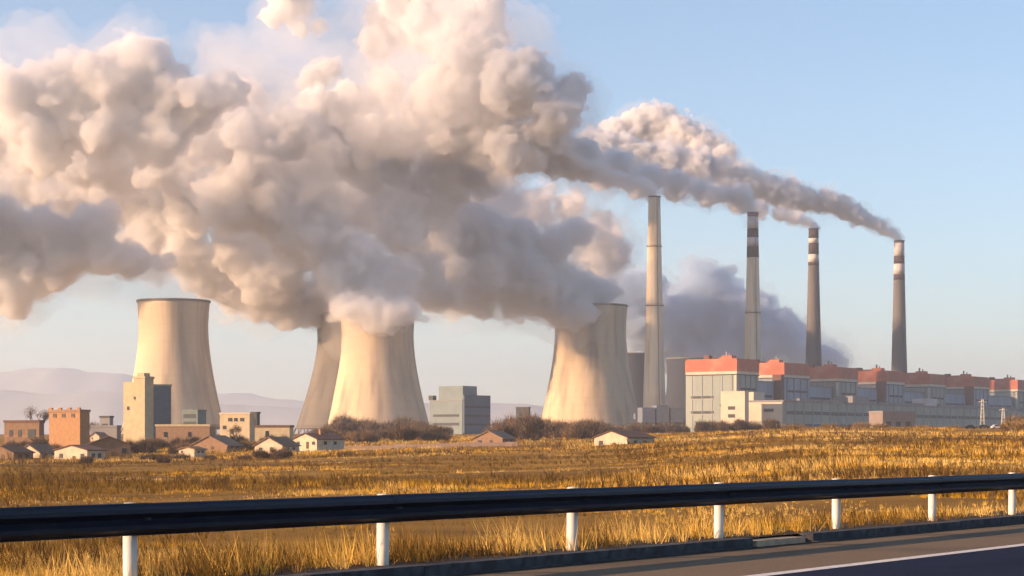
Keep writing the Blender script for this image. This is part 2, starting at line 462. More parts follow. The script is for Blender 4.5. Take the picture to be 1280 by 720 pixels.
CH = [
    chimney(818, 246, 1900, 15, 28.5, 505, [], [308, 382], 'pale cream chimney without stripes, nearest the cooling towers', M_stack),
    chimney(941, 266, 2025, 13.5, 22, 470, [(266, 271, M_red), (271, 286, M_white), (286, 297, M_soot), (297, 308, M_white), (308, 322, M_soot)], [391], 'cream chimney with red and white striped top behind the first boiler house', M_stack),
    chimney(1017, 286, 2210, 12, 21, 470, [(286, 298, M_soot), (298, 304, M_white), (304, 318, M_soot), (318, 328, M_white), (328, 332, M_soot)], [], 'chimney with plume shadow painted grey, black cap and two white stripes, third along', M_stack_shade),
    chimney(1124, 301, 2368, 12.5, 20, 470, [(304, 320, M_white), (320, 330, M_soot), (330, 343, M_white), (343, 350, M_soot)], [], 'rightmost chimney, plume shadow painted grey, with dark and white stripes, smoke trailing left', M_stack_shade),
]

# ------------------------------------------------------------------ boiler houses and turbine hall
M_clad = surf('clad_grey_green', (0.32, 0.36, 0.31), (0.27, 0.31, 0.28), scale=0.05, stretch=(1, 1, 0.3), rough=0.75, c3=(0.24, 0.27, 0.27), scale3=0.3, stretch3=(1, 1, 0.05), bands=(0, 8.0, 0.05, 0.5))
M_clad_b = surf('clad_blue_grey', (0.30, 0.36, 0.41), (0.25, 0.31, 0.36), scale=0.05, stretch=(1, 1, 0.3), rough=0.75, c3=(0.18, 0.22, 0.26), scale3=0.3, stretch3=(1, 1, 0.05), bands=(0, 7.0, 0.06, 0.5))
M_band = surf('clad_orange_red', (0.46, 0.135, 0.075), (0.36, 0.115, 0.07), scale=0.1, rough=0.75, c3=(0.46, 0.25, 0.17), scale3=0.08)
M_pale = surf('clad_cream', (0.58, 0.50, 0.38), (0.5, 0.43, 0.33), scale=0.1, rough=0.8)
M_glass = surf('window_glass', (0.02, 0.026, 0.034), (0.035, 0.042, 0.05), scale=0.2, rough=0.45, spec=0.25)
M_shaft = surf('shaft_brown', (0.17, 0.085, 0.07), (0.13, 0.07, 0.06), scale=0.2, rough=0.85)
M_roof_g = surf('roof_grey', (0.2, 0.2, 0.2), (0.26, 0.25, 0.24), scale=0.1, rough=0.9)
B0 = Vector((189.5, 1720.0, 0.0))
GB = 11.0
def BP(t, o, z=0.0):                          # along the hall, out from it to the right
    return Vector((B0.x + ST * t + CT * o, B0.y + CT * t - ST * o, z))
ORD = ['first and largest', 'second', 'third', 'fourth', 'fifth', 'sixth', 'seventh']
for i, (t0, t1, h) in enumerate([(0, 40, 62.5), (89, 140, 62), (201, 243, 61.5), (310, 354, 61.5), (418, 460, 61.5), (538, 582, 62), (669, 715, 62)]):
    root = empty('boiler_house', BP(t0, 0, GB), ROAD_RZ)
    tag(root, ORD[i] + ' boiler house from the left, grey walls under an orange red band', 'building', 'boiler houses in a row')
    L_ = t1 - t0; W = 49.0                     # local x along the hall, local y to the left (away)
    MB().box(0, L_, 0, W, -2, h - 13.0).build('wall', M_clad if i % 2 == 0 else M_clad_b, root)
    MB().box(-0.4, L_ + 0.4, -0.4, W + 0.4, h - 10.5, h - 0.8).build('parapet_band', M_band, root)
    MB().box(-0.15, L_ + 0.15, -0.15, W + 0.15, h - 13.0, h - 10.5).build('cream_band', M_pale, root)
    MB().box(-0.7, L_ + 0.7, -0.7, W + 0.7, h - 13.7, h - 13.0).build('ledge', M_dark, root)
    rf = MB().box(0.6, L_ - 0.6, 0.6, W - 0.6, h - 0.8, h + 0.2).build('roof', M_band, root)
    for (a, b, c, e, hh) in ((6, 14, 8, 18, 2.8), (20, 30, 24, 40, 2.0), (10, 16, 32, 37, 3.6)):
        MB().box(a, b, c, e, h + 0.2, h + 0.2 + hh).build('roof_vent', M_shaft if hh > 3 else M_band, rf)
    # strip windows of the lit end wall and of the long side
    for (y0, y1, z0, z1) in ((22, 44, 29, 31.2), (22, 44, 16, 18.4), (10, 16, 22, 24)):
        w = MB().box(-0.25, 0.1, y0, y1, z0, z1).build('strip_window', M_glass, root)
        MB().box(-0.45, 0.0, y0 - 0.3, y1 + 0.3, z0 - 0.5, z0 - 0.05).build('sill', M_pale, w)
    for z0 in (24, 36):
        MB().box(6, L_ - 6, -0.25, 0.1, z0, z0 + 2).build('strip_window', M_glass, root)
    for q in range(5):
        MB().box(-0.35, -0.02, 4.0 + q * 9.6, 4.5 + q * 9.6, -2, h - 13.8).build('wall_rib', M_clad_b, root)
    for q in range(4):
        MB().tube((5 + q * (L_ - 10) / 3, -0.5, -2), (5 + q * (L_ - 10) / 3, -0.5, h - 13.8), 0.45, None, 6).build('downpipe', M_roof_g, root)
    MB().tube((L_ * 0.5, 20, h - 14), (L_ * 0.5, 20, h + 7), 1.0, 0.9, 10).build('vent_pipe', M_roof_g, root)
    MB().tube((L_ * 0.25, 12, h - 14), (L_ * 0.25, 12, h + 5), 0.7, 0.6, 10).build('vent_pipe', M_roof_g, root)
    if i in (1, 3, 5):
        MB().box(-7, -0.9, -0.5, 8, -2, h - 10.6).build('stair_shaft', M_shaft, root)
    else:
        MB().box(-0.6, 0.0, 0, 2.0, -2, h - 14).build('corner_trim', M_pale, root)
# lower link bays between the boiler houses
for i, (t0, t1, h) in enumerate([(40.8, 81, 44), (140.8, 200, 42), (243.8, 302, 43), (354.8, 417, 42), (460.8, 530, 42), (582.8, 668, 42)]):
    root = empty('link_building', BP(t0, -6, GB), ROAD_RZ)
    tag(root, 'grey link block filling the gap after the ' + ORD[i].split(' ')[0] + ' boiler house from the left', 'building', 'link blocks between boiler houses')
    L_ = t1 - t0
    MB().box(0, L_, 0, 38, -2, h).build('wall', M_clad_b, root)
    MB().box(-0.0, L_, -0.5, 38.5, h, h + 1.2).build('roof', M_roof_g, root)
    for z0 in (20, 31):
        MB().box(4, L_ - 4, -0.25, 0.1, z0, z0 + 2).build('strip_window', M_glass, root)
# turbine hall
root = empty('turbine_hall', BP(-16, 0.9, GB), ROAD_RZ); tag(root, 'long low grey turbine hall with dark strip windows in front of boiler houses', 'building')
HL, HH = 830.0, 25.0
MB().box(0, HL, -50, 0, -2, HH).build('wall', M_clad, root)
MB().box(-0.5, HL + 0.5, -50.8, 0.2, HH, HH + 1.6).build('roof', M_roof_g, root)
MB().box(-0.8, -0.02, -49.9, -47.5, -2, HH - 0.1).build('corner_trim', M_pale, root)
MB().box(-0.5, -0.02, -47.4, -0.2, 9, HH - 0.1).build('end_panel', M_pale, root)
for (z0, z1) in ((4.5, 7.2), (15.0, 17.8)):
    for k in range(48):
        MB().box(6.2 + k * 17, 6.2 + k * 17 + 15, -50.25, -49.9, z0, z1).build('strip_window', M_glass, root)
for (y0, y1, z0, z1) in ((-42, -33, 17, 19.5), (-44, -33, 3.5, 6), (-12, -7, 18, 20.5), (-12, -7, 12, 14), (-26, -20, 3.5, 6)):
    MB().box(-0.8, -0.4, y0, y1, z0, z1).build('window', M_glass, root)
pil = MB().box(-0.5, 0.5, -50.6, -50.02, -2, HH - 0.05).mesh('pilaster', M_clad_b)
for k in range(48): link('pilaster', pil, None, root, (5.2 + k * 17.0, 0, 0))
MB().box(14, 34, -16, -1, HH + 1.6, HH + 9).build('roof_house', M_pale, root)
for k in range(12):
    MB().box(60 + k * 62, 60 + k * 62 + 30, -36, -26, HH + 1.6, HH + 4.2).build('roof_vent', M_roof_g, root)
MB().box(150, 185, -44, -26, HH + 1.6, HH + 8.0).build('roof_house', M_roof_g, root)
MB().box(330, 352, -40, -24, HH + 1.6, HH + 9).build('roof_house', M_white, root)

def flat_building(name, label, px0, px1, ytop, ybase, depth, rz_deg, side_px, wall, roofm, wins=(), cat='building', group=None, trim=None, parapet=0.8):
    """flat-roofed block: lit front px0..px1, shaded right side side_px wide"""
    k = depth / FPX; rz = math.radians(rz_deg)
    W = (px1 - px0) * k / math.cos(rz); Dp = max(side_px * k / max(0.15, abs(math.sin(rz))), 3.0) if side_px else W * 0.8
    h = (ybase - ytop) * k
    x1 = (px1 - CX) * k
    g = EYE + (HY - ybase) * k
    root = empty(name, (x1, depth, g), rz); tag(root, label, cat, group)
    low = min(0.0, gzf(x1, depth) - g) - 1.5
    MB().box(-W, 0, 0, Dp, low, h).build('wall', wall, root)
    MB().box(-W - 0.25, 0.25, -0.25, Dp + 0.25, h, h + parapet).build('roof', roofm, root)
    for (u0, u1, v0, v1) in wins:             # fractions of the front
        w = MB().box(-W + u0 * W, -W + u1 * W, -0.12, 0.05, v0 * h, v1 * h).build('window', M_glass, root)
        MB().box(-W + u0 * W - 0.1, -W + u1 * W + 0.1, -0.22, 0.0, v0 * h - 0.25, v0 * h - 0.02).build('sill', roofm, w)
    if trim: MB().box(-W - 0.1, 0.1, -0.1, Dp + 0.1, h * 0.48, h * 0.52).build('floor_band', trim, root)
    return root, W, Dp, h

# ------------------------------------------------------------------ steam and smoke
def _ico(level):
    bm = bmesh.new(); bmesh.ops.create_icosphere(bm, subdivisions=level, radius=1.0)
    v = np.array([x.co[:] for x in bm.verts], dtype=np.float32)
    f = np.array([[y.index for y in x.verts] for x in bm.faces], dtype=np.int32)
    bm.free(); return v, f
ICO2, ICO1 = _ico(2), _ico(1)

def big_islands(me, share=0.004):
    """keeps the outer skin, drops specks and inner hollows"""
    n = len(me.vertices)
    ed = np.empty(len(me.edges) * 2, dtype=np.int32); me.edges.foreach_get('vertices', ed); ed = ed.reshape(-1, 2)
    lab = np.arange(n)
    while True:
        m = np.minimum(lab[ed[:, 0]], lab[ed[:, 1]]); old = lab.copy()
        np.minimum.at(lab, ed[:, 0], m); np.minimum.at(lab, ed[:, 1], m)
        lab = lab[lab]; lab = lab[lab]
        if (lab == old).all(): break
    ids, cnt = np.unique(lab, return_counts=True)
    good = set(ids[cnt >= max(60, share * n)].tolist())
    if len(good) == len(ids): return me
    bm = bmesh.new(); bm.from_mesh(me); bm.verts.ensure_lookup_table()
    bmesh.ops.delete(bm, geom=[bm.verts[i] for i in range(n) if lab[i] not in good], context='VERTS')
    bm.to_mesh(me); bm.free(); me.update()
    return me

def voxel_skin(me, voxel):
    tmp = bpy.data.objects.new('tmp', me); COL.objects.link(tmp)
    md = tmp.modifiers.new('r', 'REMESH'); md.mode = 'VOXEL'; md.voxel_size = voxel; md.use_smooth_shade = True
    dg = bpy.context.evaluated_depsgraph_get()
    out = bpy.data.meshes.new_from_object(tmp.evaluated_get(dg))
    bpy.data.objects.remove(tmp); bpy.data.meshes.remove(me)
    return out

def puff_union(puffs, voxel, seed, n1=12, n2=6, turb=3.0, turb_size=30.0, grow=0.0, warp=1.0):
    """billowing closed surface: every puff carries smaller puffs on its skin, those smaller ones again; all merged into one skin"""
    r_ = np.random.default_rng(seed)
    C, R = [], []
    for (c, r) in puffs:
        c = np.array(c); C.append(c); R.append(r + grow)
        for _ in range(n1):
            d = r_.normal(size=3); d /= np.linalg.norm(d)
            r1 = r * r_.uniform(0.25, 0.55); c1 = c + d * r * r_.uniform(0.6, 0.92)
            C.append(c1); R.append(r1 + grow)
            for _ in range(n2):
                e = r_.normal(size=3); e /= np.linalg.norm(e)
                if e @ d < -0.2: e = -e
                r2 = r1 * r_.uniform(0.28, 0.5); 
                if r2 < voxel * 1.2: continue
                C.append(c1 + e * r1 * r_.uniform(0.75, 0.98)); R.append(r2 + grow)
    V, F, off = [], [], 0
    for c, r in zip(C, R):
        v, f = ICO2 if r > voxel * 5 else ICO1
        V.append(v * r + c); F.append(f + off); off += len(v)
    me = mesh_np('puffs', np.concatenate(V), np.concatenate(F))
    out = voxel_skin(me, voxel)
    if turb:
        out = big_islands(out)
        n = len(out.vertices)
        co = np.empty(n * 3, dtype=np.float32); out.vertices.foreach_get('co', co); co = co.reshape(-1, 3)
        no = np.empty(n * 3, dtype=np.float32); out.vertex_normals.foreach_get('vector', no); no = no.reshape(-1, 3)
        s = 1.0 / turb_size
        w_ = 0.55 * s
        wv = np.array([mnoise.turbulence_vector((a * w_, b * w_, c * w_ + 3), 2, False, noise_basis='PERLIN_ORIGINAL', amplitude_scale=0.5, frequency_scale=2.0)[:] for a, b, c in co.tolist()], dtype=np.float32)
        co = co + wv * (turb * 2.0 * warp) * np.array([1.2, 1.0, 0.8], dtype=np.float32)
        tb = np.array([mnoise.turbulence((a * s, b * s, c * s), 4, True, noise_basis='PERLIN_ORIGINAL', amplitude_scale=0.55, frequency_scale=2.1) for a, b, c in co.tolist()], dtype=np.float32)
        s2 = s * 2.9
        tb2 = np.array([mnoise.turbulence((a * s2 + 7, b * s2, c * s2), 3, True, noise_basis='PERLIN_ORIGINAL', amplitude_scale=0.5, frequency_scale=2.1) for a, b, c in co.tolist()], dtype=np.float32)
        tb = tb + 0.75 * (tb2 - 0.4)
        co = co + no * ((tb - 0.45) * 2.0 * turb)[:, None]
        out.vertices.foreach_set('co', co.ravel()); out.update()
        out = big_islands(voxel_skin(out, voxel))       # a second skin removes folds
    return out

def wisp_union(puffs, voxel, seed, n=70, lo=0.72, hi=1.28, turb=3.0, turb_size=16.0):
    """ragged fringe: many small wind-drawn flecks scattered in and just outside the puffs"""
    r_ = np.random.default_rng(seed)
    V, F, off = [], [], 0
    for (c, r) in puffs:
        c = np.array(c)
        v, f = ICO2
        V.append(v * (r * 0.86) + c); F.append(f + off); off += len(v)
        for _ in range(n):
            d = r_.normal(size=3); d /= np.linalg.norm(d)
            q = r_.uniform(lo, hi)
            s = r * (0.05 + 0.22 * r_.random() ** 2) * (1.25 - 0.45 * (q - lo) / (hi - lo))
            s = max(s, voxel * 0.9)
            sc = np.array([s * r_.uniform(1.0, 2.2), s, s * r_.uniform(0.6, 1.0)])
            v, f = ICO1
            a = r_.uniform(-0.5, 0.5); ca, sa = math.cos(a), math.sin(a)
            w = v * sc; w = np.stack([w[:, 0] * ca - w[:, 2] * sa, w[:, 1], w[:, 0] * sa + w[:, 2] * ca], 1)
            V.append(w + c + d * r * q * np.array([1.1, 1.0, 1.0])); F.append(f + off); off += len(v)
    out = voxel_skin(mesh_np('flecks', np.concatenate(V), np.concatenate(F)), voxel)
    n_ = len(out.vertices)
    co = np.empty(n_ * 3, dtype=np.float32); out.vertices.foreach_get('co', co); co = co.reshape(-1, 3)
    s = 1.0 / turb_size
    wv = np.array([mnoise.turbulence_vector((a * s, b * s, c * s), 3, False, noise_basis='PERLIN_ORIGINAL', amplitude_scale=0.6, frequency_scale=2.1)[:] for a, b, c in co.tolist()], dtype=np.float32)
    co = co + wv * turb * 1.6
    out.vertices.foreach_set('co', co.ravel()); out.update()
    return voxel_skin(out, voxel)

# ------------------------------------------------------------------ buildings round the plant and the village
M_brick = surf('orange_brick', (0.40, 0.22, 0.105), (0.32, 0.18, 0.09), scale=0.8, rough=0.9)
M_cream = surf('cream_render', (0.52, 0.43, 0.27), (0.44, 0.36, 0.23), scale=0.5, rough=0.9, c3=(0.42, 0.33, 0.2), scale3=0.15, stretch3=(1, 1, 0.3))
M_whitew = surf('whitewash', (0.58, 0.50, 0.36), (0.48, 0.40, 0.29), scale=0.7, rough=0.9, c3=(0.45, 0.37, 0.25), scale3=0.3)
M_brown = surf('brown_wall', (0.24, 0.155, 0.09), (0.19, 0.12, 0.075), scale=0.7, rough=0.9)
M_tile = surf('brown_tile', (0.16, 0.09, 0.06), (0.12, 0.07, 0.05), scale=1.2, rough=0.9)
M_terra = surf('terracotta', (0.30, 0.19, 0.115), (0.24, 0.155, 0.1), scale=1.0, rough=0.9)
M_blueg = surf('blue_curtain_wall', (0.05, 0.085, 0.125), (0.075, 0.11, 0.15), scale=0.3, rough=0.4, spec=0.4)
M_tealg = surf('teal_cladding', (0.10, 0.15, 0.15), (0.14, 0.18, 0.17), scale=0.3, rough=0.6)
M_mint = surf('pale_green_cladding', (0.20, 0.245, 0.245), (0.16, 0.205, 0.21), scale=0.1, rough=0.8)
M_navyc = surf('navy_trim_shade', (0.06, 0.095, 0.14), (0.08, 0.115, 0.16), scale=0.1, rough=0.6)  # mullions and floor bands, and the painted shade of the works side
M_annex = surf('annex_wall', (0.24, 0.19, 0.16), (0.19, 0.155, 0.135), scale=0.2, rough=0.9)
M_timber = surf('door_wood', (0.10, 0.065, 0.04), (0.14, 0.09, 0.05), scale=3, rough=0.85)

def blk(root, name, mat, *b):
    return MB().box(*b).build(name, mat, root)
# brick tower block with three dark openings under its top edge
r_, W, Dp, h = flat_building('brick_building', 'square orange brick block with three small dark openings under its roof', 55, 100, 515, 562, 640, -32, 9, M_brick, M_terra,
                             [(0.13, 0.24, 0.88, 0.96), (0.42, 0.53, 0.88, 0.96), (0.72, 0.83, 0.88, 0.96)])
for u in (0.0, 0.3, 0.6, 0.9):
    blk(r_, 'merlon', M_brick, -W + u * W, -W + u * W + 0.1 * W, -0.2, 0.5, h + 0.8, h + 1.4)
# tall cream tower
r_, W, Dp, h = flat_building('tower_building', 'tall narrow cream tower block, highest building of the village', 166, 181, 473, 560, 720, -25, 8, M_cream, M_cream,
                             [(0.0, 0.16, 0.70, 0.74)])
blk(r_, 'wall', M_cream, -W - 5.2, -W - 0.02, 1.0, 8.0, -2, h * 0.955)
blk(r_, 'window', M_glass, -W - 3.6, -W - 2.6, 0.88, 1.1, h * 0.55, h * 0.60)
blk(r_, 'roof_tank', M_cream, -W + 0.5, -1.0, 1.0, 4.5, h + 0.8, h + 2.0)
# dark blue glass building behind it
r_, W, Dp, h = flat_building('glass_building', 'dark blue glazed block right of the tall cream tower', 187, 214, 483, 556, 800, 12, 0, M_blueg, M_tealg)
for a in range(1, 5): blk(r_, 'mullion', M_navyc, -W + a * W / 5 - 0.12, -W + a * W / 5 + 0.12, -0.15, 0.02, 0.3 * h, h - 0.1)
for v in (0.45, 0.6, 0.75, 0.88): blk(r_, 'floor_band', M_navyc, -W + 0.1, -0.1, -0.22, 0.0, v * h, v * h + 0.35)
flat_building('green_building', 'small dark teal block at the foot of the leftmost cooling tower', 226, 247, 514, 548, 1000, -24, 8, M_tealg, M_tealg, [(0.1, 0.9, 0.45, 0.62), (0.1, 0.9, 0.75, 0.9)])
flat_building('yellow_building', 'pale yellow two storey block with three upper windows, right of teal block', 273, 312, 518, 549, 880, -18, 4, M_cream, M_whitew,
              [(0.28, 0.42, 0.72, 0.86), (0.48, 0.60, 0.72, 0.86), (0.68, 0.82, 0.72, 0.86), (0.1, 0.22, 0.4, 0.55)])
flat_building('dark_hut', 'narrow black hut just right of the pale yellow block', 314, 321, 517, 548, 900, -20, 2, M_dark, M_dark, [(0.3, 0.7, 0.5, 0.8)])
flat_building('low_brown_block', 'long low brown block at the far left edge of the village', 1, 49, 528, 562, 700, -20, 3, M_brown, M_tile,
              [(0.15, 0.25, 0.5, 0.72), (0.4, 0.5, 0.5, 0.72), (0.68, 0.9, 0.45, 0.75)], trim=M_brick)
flat_building('grey_block', 'small grey block between brick block and tall cream tower', 124, 137, 522, 552, 900, -20, 3, M_roof_g, M_dark, [(0.2, 0.8, 0.6, 0.75)])
flat_building('grey_shed_block', 'low wide grey shed left of the tall cream tower', 112, 146, 534, 556, 820, -15, 3, M_roof_g, M_roof_g, [(0.1, 0.3, 0.5, 0.75)])
flat_building('pink_wall_building', 'long low pinkish wall below the dark blue glazed block', 193, 262, 533, 556, 760, -8, 4, M_terra, M_cream, [(0.15, 0.22, 0.4, 0.7), (0.6, 0.66, 0.4, 0.7)])
flat_building('cream_wall_building', 'long low cream wall building behind the small gabled houses', 318, 362, 534, 553, 760, -8, 3, M_cream, M_tile, [(0.3, 0.4, 0.4, 0.75)])
# teal works between the towers
r_, W, Dp, h = flat_building('works_building', 'pale green works with side shade painted navy between the two cream cooling towers', 536, 578, 501, 545, 1560, -38, 33, M_mint, M_roof_g, [(0.1, 0.9, 0.55, 0.62), (0.1, 0.9, 0.3, 0.38)])
blk(r_, 'upper_block', M_mint, -W * 0.75, -0.3, 1.0, Dp * 0.55, h + 0.8, h + 11.5)
blk(r_, 'shaded_side', M_navyc, 0.02, 1.6, 0.4, Dp - 0.4, 2, h + 4.5)  # slab on the right side, its shade put into the navy colour
blk(r_, 'tank', M_dark, -W - 3, -W + 1.5, 2, 6, h + 1.0, h + 4.5)
for v in (0.3, 0.55, 0.8): blk(r_, 'strip_window', M_glass, 1.5, 1.75, 1, Dp - 1, v * h, v * h + 1.6)
flat_building('far_shed', 'tiny dark shed on the low rise left of the shaded cooling tower', 645, 661, 510, 545, 1500, -20, 2, M_dark, M_dark, [(0.2, 0.5, 0.7, 0.85)])
flat_building('brown_annex', 'reddish brown annex standing before the turbine hall', 1101, 1144, 515, 545, 1500, 18, 0, M_annex, M_roof_g, [(0.1, 0.25, 0.4, 0.6), (0.4, 0.55, 0.4, 0.6), (0.7, 0.85, 0.4, 0.6)])
flat_building('pale_annex', 'pale cream annex at the left foot of the turbine hall', 903, 931, 490, 545, 1660, -34, 6, M_pale, M_pale, [(0.3, 0.6, 0.6, 0.68), (0.3, 0.6, 0.42, 0.5)])
# gas cleaning plant at the foot of the pale chimney
r_ = empty('precipitator', P(803, 548, 1780), math.radians(14)); tag(r_, 'blue grey gas cleaning plant on legs at the pale chimney foot', 'plant')
M_steelb = surf('blue_grey_steel', (0.17, 0.20, 0.26), (0.13, 0.16, 0.21), scale=0.3, rough=0.7)
for k in range(3):
    blk(r_, 'filter_box', M_steelb, k * 13.0, k * 13.0 + 11.5, 0, 14, 14, 27 + 2 * (k % 2))
    hp = MB().poly([(k * 13.0 + 0.5, 0.5, 14), (k * 13.0 + 11, 0.5, 14), (k * 13.0 + 7, 5, 7), (k * 13.0 + 4.5, 5, 7)], (0, 9, 0)); hp.build('hopper', M_steelb, r_)
for a in range(4):
    for b in (0.5, 13):
        blk(r_, 'leg', M_dark, a * 12.8 - 0.4, a * 12.8 + 0.4, b - 0.4, b + 0.4, -3, 13.9)
blk(r_, 'duct', M_steelb, -2, 37, 14.1, 19, 17, 22)
blk(r_, 'platform', M_dark, -1.5, 38.5, -1.5, -0.1, 13.0, 13.6)

# ------------------------------------------------------------------ gabled houses
def gable_house(name, label, px0, px1, ypeak, yeave, ybase, depth, rz_deg, length, wall, roofm, door=True, win=1, chim=False, group='small gabled houses of the village'):
    k = depth / FPX; rz = math.radians(rz_deg)
    W = (px1 - px0) * k / math.cos(rz)
    he, hp = (ybase - yeave) * k, (ybase - ypeak) * k
    x1 = (px1 - CX) * k; g = EYE + (HY - ybase) * k
    root = empty(name, (x1, depth, g), rz); tag(root, label, 'house', group)
    low = min(0.0, gzf(x1, depth) - g) - 1.0
    MB().poly([(-W, 0, low), (0, 0, low), (0, 0, he), (-W / 2, 0, hp), (-W, 0, he)], (0, length, 0)).build('wall', wall, root)
    ov, th = 0.45, 0.22
    sl = (hp - he) / (W / 2)
    rf = MB()
    rf.poly([(-W / 2, -ov, hp + 0.03), (0 + ov, -ov, he - sl * ov + 0.03), (0 + ov, -ov, he - sl * ov + 0.03 + th), (-W / 2, -ov, hp + 0.03 + th)], (0, length + 2 * ov, 0))
    rf.poly([(-W / 2, -ov, hp + 0.03), (-W / 2, -ov, hp + 0.03 + th), (-W - ov, -ov, he - sl * ov + 0.03 + th), (-W - ov, -ov, he - sl * ov + 0.03)], (0, length + 2 * ov, 0))
    rf = rf.build('roof', roofm, root)
    if chim: MB().box(-W * 0.4, -W * 0.4 + 0.7, length * 0.4, length * 0.4 + 0.7, hp - 1.0, hp + 1.3).build('chimney', M_brick, rf)
    if door:
        d = MB().box(-W * 0.45, -W * 0.45 + 1.1, -0.06, 0.05, 0.05, min(2.1, he * 0.8)).build('door', M_timber, root)
        MB().box(-W * 0.45 + 0.9, -W * 0.45 + 1.0, -0.14, -0.07, 0.9, 1.05).build('handle', M_dark, d)
    for i in range(win):
        u = (-0.85, -0.2, -0.65)[i]
        w = MB().box(W * u, W * u + min(1.3, W * 0.13), -0.06, 0.05, he * 0.42, he * 0.76).build('window', M_glass, root)
        MB().box(W * u - 0.1, W * u + min(1.3, W * 0.13) + 0.1, -0.16, 0.0, he * 0.42 - 0.16, he * 0.42 - 0.02).build('sill', wall, w)
    for yy in (0.25, 0.6):
        MB().box(-0.05, 0.06, length * yy, length * yy + 1.3, he * 0.42, he * 0.78).build('window', M_glass, root)
    return root
gable_house('village_house', 'cream gabled house in front of the orange brick block', 62, 109, 557, 563, 580, 540, -30, 7, M_whitew, M_tile, True, 2)
gable_house('village_house', 'small cream gabled house left of the house before the brick block', 19, 50, 556, 566, 572, 560, -22, 9, M_whitew, M_brown, False, 1)
gable_house('village_hut', 'dark brown hut cut by the left edge of the picture', -22, 17, 558, 566, 577, 540, -26, 8, M_brown, M_tile, True, 1)
gable_house('village_barn', 'long brown barn with low roof right of the cream house', 112, 163, 546, 556, 574, 585, 14, 8, M_brown, M_tile, True, 2)
gable_house('village_house', 'terracotta roofed low house below the teal block', 236, 284, 545, 557, 562, 620, -20, 10, M_terra, M_terra, True, 1)
gable_house('village_hut', 'low white hut left of the terracotta roofed house', 222, 243, 559, 562, 569, 560, -22, 6, M_whitew, M_brown, False, 1)
gable_house('village_house', 'pale gabled house with low spreading roof, below pale yellow block', 316, 353, 547, 557, 567, 575, -26, 9, M_whitew, M_brown, True, 1)
gable_house('village_house', 'white gabled house with long dark roof nearest the grey shaded tower', 364, 396, 542, 549, 561, 600, -38, 12, M_whitew, M_tile, True, 2, True)
gable_house('village_house', 'pinkish roofed low house right of the pale green works', 592, 628, 539, 548, 558, 640, -24, 10, M_terra, M_terra, True, 1)
gable_house('field_house', 'white gabled house alone in the field below the shaded tower', 744, 784, 539, 547, 563, 560, -36, 14, M_whitew, M_tile, True, 1, False, None)
gable_house('village_hut', 'small pale hut between brick block and low cream shed', 112, 124, 541, 545, 552, 760, -20, 6, M_whitew, M_terra, False, 1)
# long pale wall at the field edge
mb = MB()
wall_root = empty('field_wall', (0, 0, 0)); tag(wall_root, 'long low pinkish wall across the field before the cream tower', 'wall')
M_wallp = surf('pink_wall', (0.45, 0.32, 0.23), (0.36, 0.25, 0.18), scale=0.4, rough=0.9)
for i in range(14):
    px0, px1 = 430 + i * 15.5, 430 + (i + 1) * 15.5 - 0.2
    z = gzf((px0 - CX) * 600 / FPX, 600)
    MB().box((px0 - CX) * 600 / FPX, (px1 - CX) * 600 / FPX, 600, 600.35, z - 0.6, z + 1.3 + 0.1 * math.sin(i * 2.1)).build('wall_panel', M_wallp, wall_root)

# ------------------------------------------------------------------ masts and vehicles near the turbine hall
M_mast = surf('mast_paint', (0.62, 0.60, 0.52), (0.5, 0.48, 0.42), scale=1, rough=0.7)
def mast(px, ytop, ybase, depth, label):
    k = depth / FPX
    g = EYE + (HY - ybase) * k; H = (ybase - ytop) * k
    r = empty('lattice_mast', ((px - CX) * k, depth, g)); tag(r, label, 'mast', 'pale masts by the turbine hall')
    for a in (-1, 1):
        for b in (-1, 1):
            MB().tube((a * 1.3, b * 1.3, -1.5), (a * 0.5, b * 0.5, H), 0.16, 0.12, 5).build('leg', M_mast, r)
    br = MB()
    for i in range(8):
        z0, z1 = H * i / 8, H * (i + 1) / 8
        w0, w1 = 1.3 - 0.8 * i / 8, 1.3 - 0.8 * (i + 1) / 8
        for s in (-1, 1):
            br.tube((-w0, s * w0, z0), (w1, s * w1, z1), 0.09, None, 4).tube((s * w0, w0, z0), (s * w1, -w1, z1), 0.09, None, 4)
    br.build('bracing', M_mast, r)
    MB().box(-2.4, 2.4, -0.2, 0.2, H * 0.9, H * 0.93).build('crossarm', M_mast, r)
mast(1228, 499, 538, 1250, 'tall pale lattice mast before the right end of the hall')
mast(1254, 510, 538, 1250, 'short pale lattice mast at the right edge')
M_carb = surf('car_paint_dark', (0.02, 0.018, 0.02), (0.03, 0.026, 0.026), scale=1, rough=0.35, spec=0.5)
M_carw = surf('car_paint_white', (0.7, 0.68, 0.64), (0.6, 0.58, 0.55), scale=1, rough=0.4, spec=0.5)
M_tyre = surf('tyre', (0.015, 0.015, 0.015), (0.025, 0.025, 0.025), scale=3, rough=0.9)
